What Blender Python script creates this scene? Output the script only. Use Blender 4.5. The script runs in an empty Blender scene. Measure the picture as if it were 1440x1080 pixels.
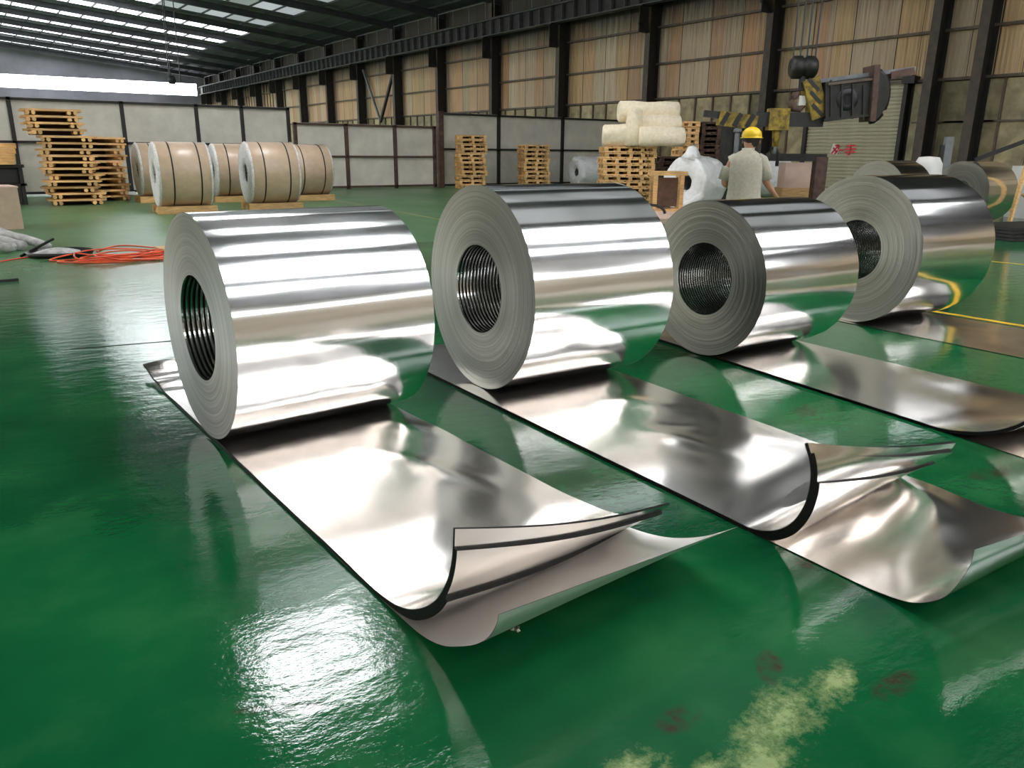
import bpy, bmesh, math, random
from mathutils import Matrix, Vector, noise
random.seed(7)
PI = math.pi
scn = bpy.context.scene
C = scn.collection

# ------------------------------------------------------------------ camera, exposure, world
cam_d = bpy.data.cameras.new('camera'); cam = bpy.data.objects.new('camera', cam_d); C.objects.link(cam)
cam_d.sensor_width = 36; cam_d.lens = 1093.2 / 1440 * 36; cam_d.clip_end = 400; cam_d.clip_start = .05
_r = Vector((0.8168197, -0.57684485, 0.00745662)); _u = Vector((0.1587345, 0.23715908, 0.9584148)); _f = Vector((0.55462505, 0.78166846, -0.28528138))
m = Matrix((( _r.x, _u.x, -_f.x, 0), (_r.y, _u.y, -_f.y, 0), (_r.z, _u.z, -_f.z, 1.53), (0, 0, 0, 1)))
cam.matrix_world = m
scn.camera = cam
scn.view_settings.view_transform = 'Standard'; scn.view_settings.look = 'None'
scn.view_settings.gamma = 1; scn.view_settings.use_curve_mapping = False
scn.view_settings.exposure = 0.35
SKY_L = 11.0        # daylight coming through the dusty roof panels
WIN_L = 6.0        # daylight in the high window strips
w = bpy.data.worlds.new('daylight'); scn.world = w; w.use_nodes = True
w.node_tree.nodes['Background'].inputs[0].default_value = (.78, .86, 1, 1)
w.node_tree.nodes['Background'].inputs[1].default_value = 3

# ------------------------------------------------------------------ node helpers / materials
def mat(name):
    mm = bpy.data.materials.new(name); mm.use_nodes = True
    nt = mm.node_tree; b = nt.nodes['Principled BSDF']
    return mm, nt, b
def N(nt, t, **k):
    n = nt.nodes.new(t)
    for a, v in k.items(): setattr(n, a, v)
    return n
def math_n(nt, op, a, b=None, clamp=False):
    n = N(nt, 'ShaderNodeMath', operation=op, use_clamp=clamp)
    for i, v in enumerate((a, b)):
        if v is None: continue
        if isinstance(v, (int, float)): n.inputs[i].default_value = v
        else: nt.links.new(v, n.inputs[i])
    return n.outputs[0]
def coord(nt, kind='Object', scale=(1, 1, 1), loc=(0, 0, 0), rot=(0, 0, 0)):
    if kind == 'World': src = N(nt, 'ShaderNodeNewGeometry').outputs['Position']
    else: src = N(nt, 'ShaderNodeTexCoord').outputs[kind]
    mp = N(nt, 'ShaderNodeMapping'); nt.links.new(src, mp.inputs[0])
    mp.inputs['Scale'].default_value = scale; mp.inputs['Location'].default_value = loc; mp.inputs['Rotation'].default_value = rot
    return mp.outputs[0]
def noise_n(nt, vec, scale=5, detail=3, rough=.5, out='Fac', dist=0):
    n = N(nt, 'ShaderNodeTexNoise'); nt.links.new(vec, n.inputs['Vector'])
    n.inputs['Scale'].default_value = scale; n.inputs['Detail'].default_value = detail
    n.inputs['Roughness'].default_value = rough; n.inputs['Distortion'].default_value = dist
    return n.outputs[out]
def ramp(nt, fac, stops):
    r = N(nt, 'ShaderNodeValToRGB'); nt.links.new(fac, r.inputs[0]); e = r.color_ramp.elements
    while len(e) < len(stops): e.new(.5)
    for i, (p, c) in enumerate(stops): e[i].position = p; e[i].color = (*c, 1) if len(c) == 3 else c
    return r.outputs[0]
def mix(nt, fac, a, b, mode='MIX'):
    n = N(nt, 'ShaderNodeMix', data_type='RGBA', blend_type=mode)
    for s, v in ((n.inputs[0], fac), (n.inputs[6], a), (n.inputs[7], b)):
        if isinstance(v, (int, float)): s.default_value = v
        elif isinstance(v, tuple): s.default_value = (*v, 1) if len(v) == 3 else v
        else: nt.links.new(v, s)
    return n.outputs[2]
def bump(nt, b, h, strength=.3, dist=.01):
    n = N(nt, 'ShaderNodeBump'); n.inputs['Strength'].default_value = strength; n.inputs['Distance'].default_value = dist
    nt.links.new(h, n.inputs['Height']); nt.links.new(n.outputs[0], b.inputs['Normal']); return n
def simple(name, col, rough=.6, metal=0, var=.25, scale=6, bmp=.15, bd=.004, stretch=(1, 1, 1), rnd=0.0, spec=.5):
    mm, nt, b = mat(name)
    v = coord(nt, scale=stretch); f = noise_n(nt, v, scale, 4, .6)
    lo = tuple(c * (1 - var) for c in col); hi = tuple(min(1, c * (1 + var)) for c in col)
    c = ramp(nt, f, [(.3, lo), (.7, hi)])
    if rnd:
        oi = N(nt, 'ShaderNodeObjectInfo').outputs['Random']
        k = math_n(nt, 'ADD', math_n(nt, 'MULTIPLY', oi, 2 * rnd), 1 - rnd)
        hs = N(nt, 'ShaderNodeHueSaturation'); nt.links.new(c, hs.inputs['Color']); nt.links.new(k, hs.inputs['Value']); c = hs.outputs[0]
    nt.links.new(c, b.inputs['Base Color']); b.inputs['Roughness'].default_value = rough; b.inputs['Metallic'].default_value = metal
    b.inputs['Specular IOR Level'].default_value = spec
    if bmp: bump(nt, b, f, bmp, bd)
    return mm
M = {}
M['steel'] = simple('dark_steel', (.018, .016, .015), .55, 0, .4, 3)
M['flange'] = simple('brown_steel', (.13, .095, .07), .6, 0, .35, 3)
M['darksteel'] = simple('oily_steel', (.012, .009, .007), .45, 0, .4, 6)
M['colflange'] = simple('column_paint', (.075, .055, .04), .6, 0, .35, 3)
M['beamsteel'] = simple('runway_paint', (.085, .09, .095), .6, 0, .4, 2)
M['rail_steel'] = simple('grey_steel', (.2, .21, .22), .5, 0, .3, 3)
M['rust'] = simple('rusty_primer', (.10, .055, .042), .7, 0, .4, 6)
M['panel'] = simple('painted_panel', (.70, .66, .58), .5, 0, .14, 1.2, .05, rnd=.06)
M['deck'] = simple('roof_deck', (.12, .115, .14), .7, 0, .3, 1.5, .1)
M['rafter'] = simple('rafter_paint', (.05, .053, .06), .6, 0, .3, 1.5, .1)
M['pine'] = simple('raw_pine', (.76, .47, .20), .7, 0, .28, 4, .2, stretch=(1, 8, 8), rnd=.22)
M['darkwood'] = simple('aged_wood', (.10, .055, .035), .8, 0, .4, 4, .2, rnd=.3)
M['kraft'] = simple('kraft_paper', (.56, .41, .29), .33, 0, .1, 5, .15)
M['wrap'] = simple('crinkled_white_film', (.88, .88, .88), .28, 0, .1, 9, .7, .03)
M['capwrap'] = simple('white_end_paper', (.72, .70, .68), .6, 0, .2, 14, .8, .03)
M['foam'] = simple('cream_foam', (.93, .80, .60), .85, 0, .1, 12, .6, .02)
M['paper'] = simple('pink_board', (.70, .50, .40), .7, 0, .12, 3)
M['black'] = simple('black_band', (.01, .01, .01), .4, 0, .2, 6, 0)
M['yellow'] = simple('worn_yellow_paint', (.26, .17, .02), .6, 0, .85, 7, .2)
M['yellowline'] = simple('yellow_line_paint', (.75, .46, .03), .4, 0, .3, 7, .1)
M['fadedline'] = simple('faded_line_paint', (.35, .30, .12), .4, 0, .4, 7, .1)
M['helmet'] = simple('yellow_plastic', (.90, .60, .02), .3, 0, .04, 3, 0)
M['shirt'] = simple('grey_cotton', (.44, .40, .32), .85, 0, .12, 30, .3)
M['trouser'] = simple('dark_cotton', (.03, .035, .04), .9, 0, .2, 30, .2)
M['skin'] = simple('skin', (.50, .25, .16), .5, 0, .06, 8, 0)
M['hair'] = simple('dark_hair', (.02, .013, .01), .6, 0, .3, 40, .3)
M['shoe'] = simple('shoe_leather', (.02, .02, .02), .5, 0, .2, 10, 0)
M['orange'] = simple('orange_hose', (.80, .10, .03), .4, 0, .2, 8, 0)
M['red'] = simple('red_marking', (.75, .05, .06), .6, 0, .1, 8, 0)
M['white'] = simple('white_card', (.8, .78, .74), .6, 0, .06, 4, 0)
M['shutter'] = simple('shutter_paint', (.48, .44, .31), .5, 0, .12, 2, .05)
M['infill'] = simple('olive_infill', (.36, .30, .17), .6, 0, .45, 1.6, .1, rnd=.4)
M['machine'] = simple('machine_grey', (.016, .015, .012), .6, .0, .7, 5, .1)
M['canvas'] = simple('grey_canvas', (.45, .44, .42), .85, 0, .35, 9, .5, .03)
M['apron_tint'] = simple('pale_apron', (.34, .29, .23), .6, 0, .25, .8, .05)  # colour of the unseen apron, chosen for the coil reflections
M['backwall'] = simple('back_wall_cladding', (.42, .36, .28), .7, 0, .3, .5, 0)
M['endwall'] = simple('end_wall_paint', (.28, .27, .32), .7, 0, .3, .22, 0)

def metal(name, base, rough, bscale, bstr, bdist, stretch, rvar=.05, scratch=True):
    mm, nt, b = mat(name)
    v = coord(nt, scale=stretch); f = noise_n(nt, v, bscale, 2, .45)
    b.inputs['Metallic'].default_value = 1
    b.inputs['Base Color'].default_value = (*base, 1)
    g = noise_n(nt, coord(nt), 2.5, 4, .6)
    rr = math_n(nt, 'ADD', math_n(nt, 'MULTIPLY', g, rvar * 2), rough - rvar)
    nt.links.new(rr, b.inputs['Roughness'])
    bump(nt, b, f, bstr, bdist)
    return mm
M['coil'] = metal('rolled_aluminium', (.90, .885, .875), .13, 3.4, .5, .012, (.10, 1, 1), .03)
M['sheet'] = metal('flat_aluminium', (.94, .89, .845), .18, 1.3, .35, .030, (1, .6, 1), .03)
M['sheet_dull'] = metal('dull_aluminium', (.95, .91, .87), .44, 1.3, .3, .03, (1, .6, 1), .03)
M['edge'] = simple('edge_shade', (.012, .012, .012), .6, 0, .3, 30, 0, spec=.2)  # near-black stands in for the shade between stacked sheet edges
def face_mat():
    mm, nt, b = mat('wound_edges')
    # radial rings around the coil axis (object x axis)
    sx = N(nt, 'ShaderNodeSeparateXYZ'); nt.links.new(N(nt, 'ShaderNodeTexCoord').outputs['Object'], sx.inputs[0])
    rr = math_n(nt, 'SQRT', math_n(nt, 'ADD', math_n(nt, 'MULTIPLY', sx.outputs[1], sx.outputs[1]), math_n(nt, 'MULTIPLY', sx.outputs[2], sx.outputs[2])))
    cx = N(nt, 'ShaderNodeCombineXYZ'); nt.links.new(rr, cx.inputs[0])
    n1 = N(nt, 'ShaderNodeTexNoise', noise_dimensions='1D'); nt.links.new(rr, n1.inputs['W']); n1.inputs['Scale'].default_value = 90; n1.inputs['Detail'].default_value = 4
    n2 = N(nt, 'ShaderNodeTexNoise', noise_dimensions='1D'); nt.links.new(rr, n2.inputs['W']); n2.inputs['Scale'].default_value = 16; n2.inputs['Detail'].default_value = 2
    c = ramp(nt, n1.outputs[0], [(.3, (.25, .24, .21)), (.7, (.33, .32, .285))])
    c2 = ramp(nt, n2.outputs[0], [(.3, (.82, .82, .82)), (.6, (1, 1, 1))])
    nt.links.new(mix(nt, 1.0, c, c2, 'MULTIPLY'), b.inputs['Base Color'])
    b.inputs['Metallic'].default_value = .9; b.inputs['Roughness'].default_value = .38
    b.inputs['Anisotropic'].default_value = .75
    tn = N(nt, 'ShaderNodeTangent', direction_type='RADIAL', axis='X'); nt.links.new(tn.outputs[0], b.inputs['Tangent'])
    bump(nt, b, n1.outputs[0], .25, .002)
    return mm
M['face'] = face_mat()
M['bore'] = metal('bore_aluminium', (.80, .80, .78), .18, 12, .3, .004, (1, 1, 1))

def floor_mat():
    mm, nt, b = mat('green_epoxy')
    P = coord(nt, 'World')
    big = noise_n(nt, P, .55, 4, .6); med = noise_n(nt, P, 2.2, 5, .6); fine = noise_n(nt, P, 22, 4, .6)
    col = ramp(nt, big, [(.3, (.002, .050, .018)), (.5, (.005, .098, .031)), (.72, (.012, .16, .044))])
    col = mix(nt, math_n(nt, 'MULTIPLY', ramp(nt, med, [(.5, (0, 0, 0)), (.75, (1, 1, 1))]), .35), col, (.05, .16, .06))
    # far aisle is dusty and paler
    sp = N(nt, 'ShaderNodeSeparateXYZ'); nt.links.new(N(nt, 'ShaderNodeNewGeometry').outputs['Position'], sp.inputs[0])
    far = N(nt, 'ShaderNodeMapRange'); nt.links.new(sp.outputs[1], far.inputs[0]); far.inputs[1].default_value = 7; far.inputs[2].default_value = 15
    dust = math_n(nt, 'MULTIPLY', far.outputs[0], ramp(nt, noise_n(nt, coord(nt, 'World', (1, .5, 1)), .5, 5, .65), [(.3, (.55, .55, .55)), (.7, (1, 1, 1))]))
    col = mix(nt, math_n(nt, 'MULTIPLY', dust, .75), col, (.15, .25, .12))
    # worn yellowish patches near the right foreground
    def blob(cx, cy, ax, ay, ang=0):
        mp = N(nt, 'ShaderNodeMapping', vector_type='TEXTURE'); nt.links.new(N(nt, 'ShaderNodeNewGeometry').outputs['Position'], mp.inputs[0])
        mp.inputs['Location'].default_value = (cx, cy, 0); mp.inputs['Rotation'].default_value = (0, 0, ang); mp.inputs['Scale'].default_value = (ax, ay, 1)
        ln = N(nt, 'ShaderNodeVectorMath', operation='LENGTH'); nt.links.new(mp.outputs[0], ln.inputs[0])
        return math_n(nt, 'SUBTRACT', 1.0, ln.outputs['Value'], True)
    acc = None
    for a in WORN:
        o = blob(*a); acc = o if acc is None else math_n(nt, 'MAXIMUM', acc, o)
    wn = math_n(nt, 'ADD', acc, math_n(nt, 'MULTIPLY', math_n(nt, 'SUBTRACT', noise_n(nt, P, 10, 8, .8), .52), 3.2))
    wm = ramp(nt, wn, [(.22, (0, 0, 0)), (.45, (.28, .28, .28)), (.95, (.85, .85, .85))])
    wm = math_n(nt, 'MULTIPLY', wm, math_n(nt, 'MULTIPLY', acc, 2.0, True), True)
    col = mix(nt, wm, col, mix(nt, fine, (.20, .34, .09), (.50, .50, .25)))
    acc2 = None
    for a in STAIN:
        o = blob(*a); acc2 = o if acc2 is None else math_n(nt, 'MAXIMUM', acc2, o)
    sm = math_n(nt, 'MULTIPLY', math_n(nt, 'MULTIPLY', acc2, 2.5, True), ramp(nt, noise_n(nt, P, 16, 6, .7), [(.4, (0, 0, 0)), (.62, (1, 1, 1))]))
    col = mix(nt, sm, col, (.05, .035, .022))
    # scattered small scuffs
    sc = ramp(nt, noise_n(nt, coord(nt, 'World', (1, .45, 1), rot=(0, 0, .5)), 13, 5, .65), [(.70, (0, 0, 0)), (.76, (1, 1, 1))])
    col = mix(nt, math_n(nt, 'MULTIPLY', sc, .35), col, (.04, .06, .03))
    nt.links.new(col, b.inputs['Base Color'])
    r = ramp(nt, noise_n(nt, P, 1.3, 4, .6), [(.35, (.05, .05, .05)), (.7, (.11, .11, .11))])
    r = mix(nt, wm, r, (.4, .4, .4))
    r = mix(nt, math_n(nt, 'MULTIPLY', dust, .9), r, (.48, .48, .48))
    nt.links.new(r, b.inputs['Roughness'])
    b.inputs['Specular IOR Level'].default_value = .36
    h = math_n(nt, 'ADD', noise_n(nt, coord(nt, 'World', (.7, 1.25, 1), rot=(0, 0, .62)), 6, 6, .6), math_n(nt, 'MULTIPLY', noise_n(nt, P, 38, 3, .6), .10))
    bump(nt, b, h, .22, .014)
    return mm
WORN = [(1.95, 1.06, .20, .10, .2), (1.70, 1.06, .30, .14, .1), (1.48, .98, .28, .14, .2), (1.2, 1.14, .18, .13, 0), (1.35, 1.0, .2, .1, .3), (6.0, 18.5, 4, 3, 0)]
STAIN = [(4.17, 2.70, .16, .08, .5), (4.08, 1.56, .18, .07, -.2), (2.55, 1.55, .10, .06, 0), (1.86, 1.22, .10, .05, .7), (1.45, 1.22, .09, .05, 0), (2.1, .95, .12, .05, 0), (.55, 1.9, .15, .03, -.5)]
M['floor'] = floor_mat()

def clad_mat():
    mm, nt, b = mat('weathered_cladding')
    oi = N(nt, 'ShaderNodeObjectInfo').outputs['Random']
    base = ramp(nt, oi, [(0, (.54, .41, .26)), (.18, (.66, .53, .36)), (.36, (.68, .38, .19)), (.55, (.56, .35, .21)), (.72, (.68, .46, .24)), (.86, (.44, .36, .20)), (1, (.74, .60, .42))])
    cb = N(nt, 'ShaderNodeCombineXYZ'); nt.links.new(oi, cb.inputs[0]); 
    va = N(nt, 'ShaderNodeVectorMath', operation='ADD'); nt.links.new(coord(nt, scale=(1, 2.2, .10)), va.inputs[0])
    ms = N(nt, 'ShaderNodeVectorMath', operation='SCALE'); nt.links.new(cb.outputs[0], ms.inputs[0]); ms.inputs['Scale'].default_value = 50
    nt.links.new(ms.outputs[0], va.inputs[1])
    st = noise_n(nt, va.outputs[0], 4, 5, .65)
    c = mix(nt, ramp(nt, st, [(.45, (0, 0, 0)), (.75, (.7, .7, .7))]), base, (.36, .25, .15))
    c = mix(nt, ramp(nt, noise_n(nt, va.outputs[0], 2.3, 3, .5), [(.5, (0, 0, 0)), (.72, (.55, .55, .55))]), c, (.60, .55, .44))
    # cladding darkens to near black towards the top of the wall
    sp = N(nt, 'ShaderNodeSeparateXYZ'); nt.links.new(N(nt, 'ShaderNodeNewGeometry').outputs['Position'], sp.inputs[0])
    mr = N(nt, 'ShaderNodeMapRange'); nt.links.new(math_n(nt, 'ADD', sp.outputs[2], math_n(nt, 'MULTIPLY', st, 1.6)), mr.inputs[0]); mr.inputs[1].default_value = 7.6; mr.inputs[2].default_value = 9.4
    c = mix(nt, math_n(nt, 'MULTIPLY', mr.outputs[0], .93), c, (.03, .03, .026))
    nt.links.new(c, b.inputs['Base Color']); b.inputs['Roughness'].default_value = .6
    return mm
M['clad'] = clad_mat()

def emit(name, col, L, var):
    mm, nt, b = mat(name)
    b.inputs['Base Color'].default_value = (.5, .5, .5, 1)
    b.inputs['Emission Color'].default_value = (*col, 1)
    oi = N(nt, 'ShaderNodeObjectInfo').outputs['Random']
    k = math_n(nt, 'ADD', math_n(nt, 'MULTIPLY', oi, var * L), L * (1 - var))
    d = noise_n(nt, coord(nt, 'World', (1, 1, 1)), 1.2, 4, .6)
    k = math_n(nt, 'MULTIPLY', k, math_n(nt, 'ADD', math_n(nt, 'MULTIPLY', d, .6 * var), 1 - .3 * var))
    nt.links.new(k, b.inputs['Emission Strength'])
    return mm
M['skylight'] = emit('translucent_roof_panel', (.93, .97, 1.0), SKY_L, .45)
M['side_fill'] = emit('side_fill_glow', (1.0, .96, .90), WIN_L * 1.5, .05)  # unseen left strip, boosted to brighten the right wall
M['skylight_boosted'] = emit('brightened_roof_panel', (.97, .97, 1.0), SKY_L * 2.0, .1)  # emission raised to keep the white reflection on the floor
M['skylight_dusty'] = emit('dusty_roof_panel', (.86, .90, 1.0), SKY_L * .035, .6)
M['skylight_far'] = emit('greyed_roof_panel', (.93, .95, 1.0), SKY_L * .36, .5)
M['window'] = emit('bright_window', (.93, .97, 1.0), WIN_L, .05)

# ------------------------------------------------------------------ mesh helpers
class MB:
    def __init__(s): s.v = []; s.f = []; s.mi = []; s.cur = 0
    def add(s, vs, fs):
        o = len(s.v); s.v += [tuple(p) for p in vs]; s.f += [tuple(i + o for i in f) for f in fs]; s.mi += [s.cur] * len(fs); return s
    def box(s, c, d, rot=None):
        x, y, z = (k / 2 for k in d); P = [Vector((a * x, b * y, e * z)) for a in (-1, 1) for b in (-1, 1) for e in (-1, 1)]
        if rot is not None: P = [rot @ p for p in P]
        c = Vector(c); P = [p + c for p in P]
        return s.add(P, [(0, 1, 3, 2), (4, 6, 7, 5), (0, 4, 5, 1), (2, 3, 7, 6), (0, 2, 6, 4), (1, 5, 7, 3)])
    def bar(s, a, b, w, h=None):
        a = Vector(a); b = Vector(b); d = b - a; L = d.length
        q = d.to_track_quat('X', 'Z').to_matrix()
        return s.box((a + b) / 2, (L, w, h or w), q)
    def tube(s, pts, r, n=8, close=False, cap=True):
        pts = [Vector(p) for p in pts]; m_ = len(pts); rr = r if isinstance(r, (list, tuple)) else [r] * m_
        V = []; up = Vector((0, 0, 1))
        for i, p in enumerate(pts):
            t = (pts[(i + 1) % m_] - pts[i - 1]) if close else (pts[min(i + 1, m_ - 1)] - pts[max(i - 1, 0)])
            t.normalize()
            ref = up if abs(t.z) < .9 else Vector((1, 0, 0))
            a = t.cross(ref).normalized(); b = a.cross(t)
            R = rr[i] if isinstance(rr[i], (tuple, list)) else (rr[i], rr[i])
            V += [p + a * math.cos(2 * PI * k / n) * R[0] + b * math.sin(2 * PI * k / n) * R[1] for k in range(n)]
        F = []
        for i in range(m_ if close else m_ - 1):
            j = (i + 1) % m_
            F += [(i * n + k, i * n + (k + 1) % n, j * n + (k + 1) % n, j * n + k) for k in range(n)]
        if cap and not close: F += [tuple(range(n))[::-1], tuple((m_ - 1) * n + k for k in range(n))]
        return s.add(V, F)
    def lathe(s, prof, n=64, axis='x', close=False, c=(0, 0, 0), fn=None):
        V = []; c = Vector(c)
        for i, (x, r) in enumerate(prof):
            for k in range(n):
                a = 2 * PI * k / n
                R = r if fn is None else fn(x, r, a)
                p = Vector((x, R * math.cos(a), R * math.sin(a))) if axis == 'x' else Vector((R * math.cos(a), R * math.sin(a), x))
                V.append(p + c)
        F = []; m_ = len(prof)
        for i in range(m_ if close else m_ - 1):
            j = (i + 1) % m_
            F += [(i * n + k, j * n + k, j * n + (k + 1) % n, i * n + (k + 1) % n) for k in range(n)]
        return s.add(V, F)
    def grid(s, fn, nu, nv):
        V = [fn(i / nu, j / nv) for i in range(nu + 1) for j in range(nv + 1)]
        w_ = nv + 1
        return s.add(V, [(i * w_ + j, (i + 1) * w_ + j, (i + 1) * w_ + j + 1, i * w_ + j + 1) for i in range(nu) for j in range(nv)])
    def mesh(s, name, mats, smooth=False):
        me = bpy.data.meshes.new(name); me.from_pydata(s.v, [], s.f)
        for k in (mats if isinstance(mats, (list, tuple)) else [mats]): me.materials.append(k)
        if any(s.mi): me.polygons.foreach_set('material_index', s.mi)
        if smooth: me.polygons.foreach_set('use_smooth', [True] * len(s.f))
        me.update(); return me
    def build(s, name, mats, parent=None, smooth=False, loc=None, rz=0):
        return link(name, s.mesh(name, mats, smooth), parent, loc, rz)
def link(name, me, parent=None, loc=None, rz=0):
    o = bpy.data.objects.new(name, me); C.objects.link(o)
    if parent: o.parent = parent
    if loc: o.location = loc
    o.rotation_euler.z = rz
    return o
def tag(o, label=None, cat=None, group=None, kind=None):
    for k, v in (('label', label), ('category', cat), ('group', group), ('kind', kind)):
        if v: o[k] = v
    return o
def empty(name, loc, rz=0, label=None, cat=None, group=None):
    o = bpy.data.objects.new(name, None); C.objects.link(o); o.location = loc; o.rotation_euler.z = rz
    return tag(o, label, cat, group)
def copy_tree(o, parent=None, label=None, group=None):
    c = o.copy(); C.objects.link(c); c.parent = parent
    if label: c['label'] = label
    if group: c['group'] = group
    for ch in KIDS.get(o.name, []): copy_tree(ch, c)
    return c
KIDS = {}
def ordn(i): return ['topmost', 'second', 'third', 'fourth', 'fifth', 'sixth', 'seventh', 'eighth', 'ninth', 'tenth', 'eleventh', 'twelfth', 'thirteenth', 'fourteenth', 'fifteenth', 'sixteenth', 'seventeenth', 'eighteenth'][i]
def autosmooth(o, deg=35):
    o.data.polygons.foreach_set('use_smooth', [True] * len(o.data.polygons))
    bm = bmesh.new(); bm.from_mesh(o.data)
    for e in bm.edges:
        if len(e.link_faces) == 2 and e.calc_face_angle(0) > math.radians(deg): e.smooth = False
    bm.to_mesh(o.data); bm.free()

# ------------------------------------------------------------------ the hall
XR, XL, YE, YB = 31.0, -31.0, 115.0, -17.0
COLY = [-13.5, -6.7, .1, 7.2, 14.5, 16.2, 23.5, 30.9, 38.2, 45.2, 52.2, 59.0, 65.8, 72.6, 79.4, 86.2, 93.0, 99.8, 106.6, 113.4]
def zroof(x): return 14.1 - .095 * abs(x)
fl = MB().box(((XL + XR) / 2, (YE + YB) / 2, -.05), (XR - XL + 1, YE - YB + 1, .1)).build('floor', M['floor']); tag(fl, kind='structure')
def line(x0, y0, x1, y1, wd, mt):
    d = Vector((x1 - x0, y1 - y0, 0)).normalized(); n_ = Vector((-d.y, d.x, 0)) * wd / 2
    a = Vector((x0, y0, .002)); b_ = Vector((x1, y1, .002))
    return MB().add([a - n_, b_ - n_, b_ + n_, a + n_], [(0, 1, 2, 3)]).build('painted_line', mt, fl)
line(8.10, 13, 8.06, -8, .09, M['yellowline']); line(12.3, 14, 13.4, -5, .09, M['yellowline']); line(10.45, 26, 9.35, 15.5, .10, M['fadedline'])
MB().box((0, (YB - 3.2) / 2, .001), (61.8, -YB - 3.3, .006)).build('added_apron', M['apron_tint'], fl)  # unseen pale floor, added to keep green out of the coil reflections
# expansion joint
MB().box((1.0, 6.87, .0015), (.8, .010, .003), Matrix.Rotation(-.2, 3, 'Z')).build('floor_joint', M['black'], fl)

wr = MB().box((XR + .15, (YE + YB) / 2, 6), (.1, YE - YB, 12)).build('wall_right', M['steel']); tag(wr, kind='structure')
def clad_mesh(wd, z0, z1):
    b = MB(); n_ = 6; p = wd / n_; pr = []
    for i in range(n_):
        y = -wd / 2 + i * p
        pr += [(0, y + .004), (0, y + p * .35), (-.02, y + p * .48), (-.02, y + p * .82), (0, y + p * .96)]
    V = [(x, y, z) for z in (z0, z1) for x, y in pr]; k = len(pr)
    b.add(V, [(i, i + 1, k + i + 1, k + i) for i in range(k - 1)])
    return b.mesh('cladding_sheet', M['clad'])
CW = .94
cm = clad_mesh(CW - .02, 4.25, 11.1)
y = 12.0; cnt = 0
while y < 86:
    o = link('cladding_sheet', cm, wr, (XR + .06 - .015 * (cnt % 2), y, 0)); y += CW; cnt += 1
far = MB()
while y < YE:
    for i in range(2): far.box((XR + .05, y + .3 * i, 7.7), (.04 + .02 * i, .22, 6.9))
    y += CW
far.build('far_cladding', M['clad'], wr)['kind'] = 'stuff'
back = MB(); y = YB
while y < 11.4:
    back.box((XR + .05, y, 7.7), (.04, .4, 6.9)); back.box((XR + .07, y + .45, 7.7), (.04, .45, 6.9)); y += CW
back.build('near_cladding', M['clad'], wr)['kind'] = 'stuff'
# lower infill panels between mullions
pm = MB().box((0, 0, 0), (.04, 1.03, 4.15)).mesh('infill_panel', M['infill'])
mu = MB().box((0, 0, 0), (.10, .07, 4.2)).mesh('mullion', M['flange'])
y = 12.2; 
while y < 80:
    if not (17.2 < y < 21.9): link('infill_panel', pm, wr, (XR + .03, y, 2.1))
    if not (17.0 < y + .55 < 21.7): link('mullion', mu, wr, (XR - .03, y + .55, 2.12))
    y += 1.1
MB().box((XR + .03, 97, 2.1), (.04, 34, 4.2)).build('infill_panel', M['infill'], wr)
MB().box((XR + .03, -2.9, 2.1), (.04, 28, 4.2)).build('infill_panel', M['infill'], wr)
for z in (4.25, 5.94, 7.68, 9.4):
    MB().box((XR - .08, (YE + YB) / 2, z), (.16, YE - YB - .4, .10)).build('girt', M['flange'], wr)
MB().box((XR - .05, 15.5, 2.75), (.08, 3.0, .06)).build('girt', M['flange'], wr)
MB().box((XR - .05, 14.0, 2.75), (.08, 3.6, .06)).build('girt', M['flange'], wr)

we = MB().box(((XL + XR) / 2, YE + .1, 4.25), (XR - XL, .2, 8.5)).box(((XL + XR) / 2, YE + .1, 12), (XR - XL, .2, 4)).box((30.3, YE + .1, 9.25), (1.6, .2, 1.6)).build('wall_end', M['endwall']); tag(we, kind='structure')
wi = MB().box((0, YE + .05, 9.25), (59, .04, 1.5)).build('window_1', M['window']); tag(wi, kind='structure')
for i in range(12): MB().box((-26 + 5 * i, YE - .02, 9.25), (.06, .06, 1.5)).build('window_post', M['rail_steel'], wi)
wb = MB().box((0, YB - .1, 4.2), (62, .2, 8.4)).box((0, YB - .1, 12.3), (62, .2, 4.6)).build('wall_back', M['backwall']); tag(wb, kind='structure')
wi = MB().box((0, YB - .05, 9.2), (61, .04, 1.7)).build('fill_strip_back', M['window']); tag(wi, kind='structure')  # unseen glowing strip, added to light the coils from behind
wl = MB().box((XL - .1, (YE + YB) / 2, 4.2), (.2, YE - YB, 8.4)).box((XL - .1, (YE + YB) / 2, 11.3), (.2, YE - YB, 2.6)).build('wall_left', M['backwall']); tag(wl, kind='structure')
wi = MB().box((XL - .05, (YE + YB) / 2, 9.2), (.04, YE - YB, 1.7)).build('fill_strip_left', M['side_fill']); tag(wi, kind='structure')  # unseen glowing strip, added as fill light from the left

# roof: deck, purlins, rafters, translucent panels
ce = MB().add([(XL - .2, YB, zroof(XL)), (0, YB, 14.1), (XR + .3, YB, zroof(XR)), (XL - .2, YE, zroof(XL)), (0, YE, 14.1), (XR + .3, YE, zroof(XR)),
               (XL - .2, YB, zroof(XL) + .12), (0, YB, 14.22), (XR + .3, YB, zroof(XR) + .12), (XL - .2, YE, zroof(XL) + .12), (0, YE, 14.22), (XR + .3, YE, zroof(XR) + .12)],
              [(0, 1, 4, 3), (1, 2, 5, 4), (6, 9, 10, 7), (7, 10, 11, 8), (0, 3, 9, 6), (2, 8, 11, 5)]).build('ceiling', M['deck']); tag(ce, kind='structure')
SL = math.atan(.095)
def rib(L, wd, hh, tw=.03):
    b = MB(); b.box((0, 0, 0), (L, wd, .03)).box((0, 0, -hh / 2), (L, tw, hh)).box((0, 0, -hh), (L, wd, .03)); return b
rme = rib(31.1, .28, .42).mesh('rafter', M['rafter'])
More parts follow.
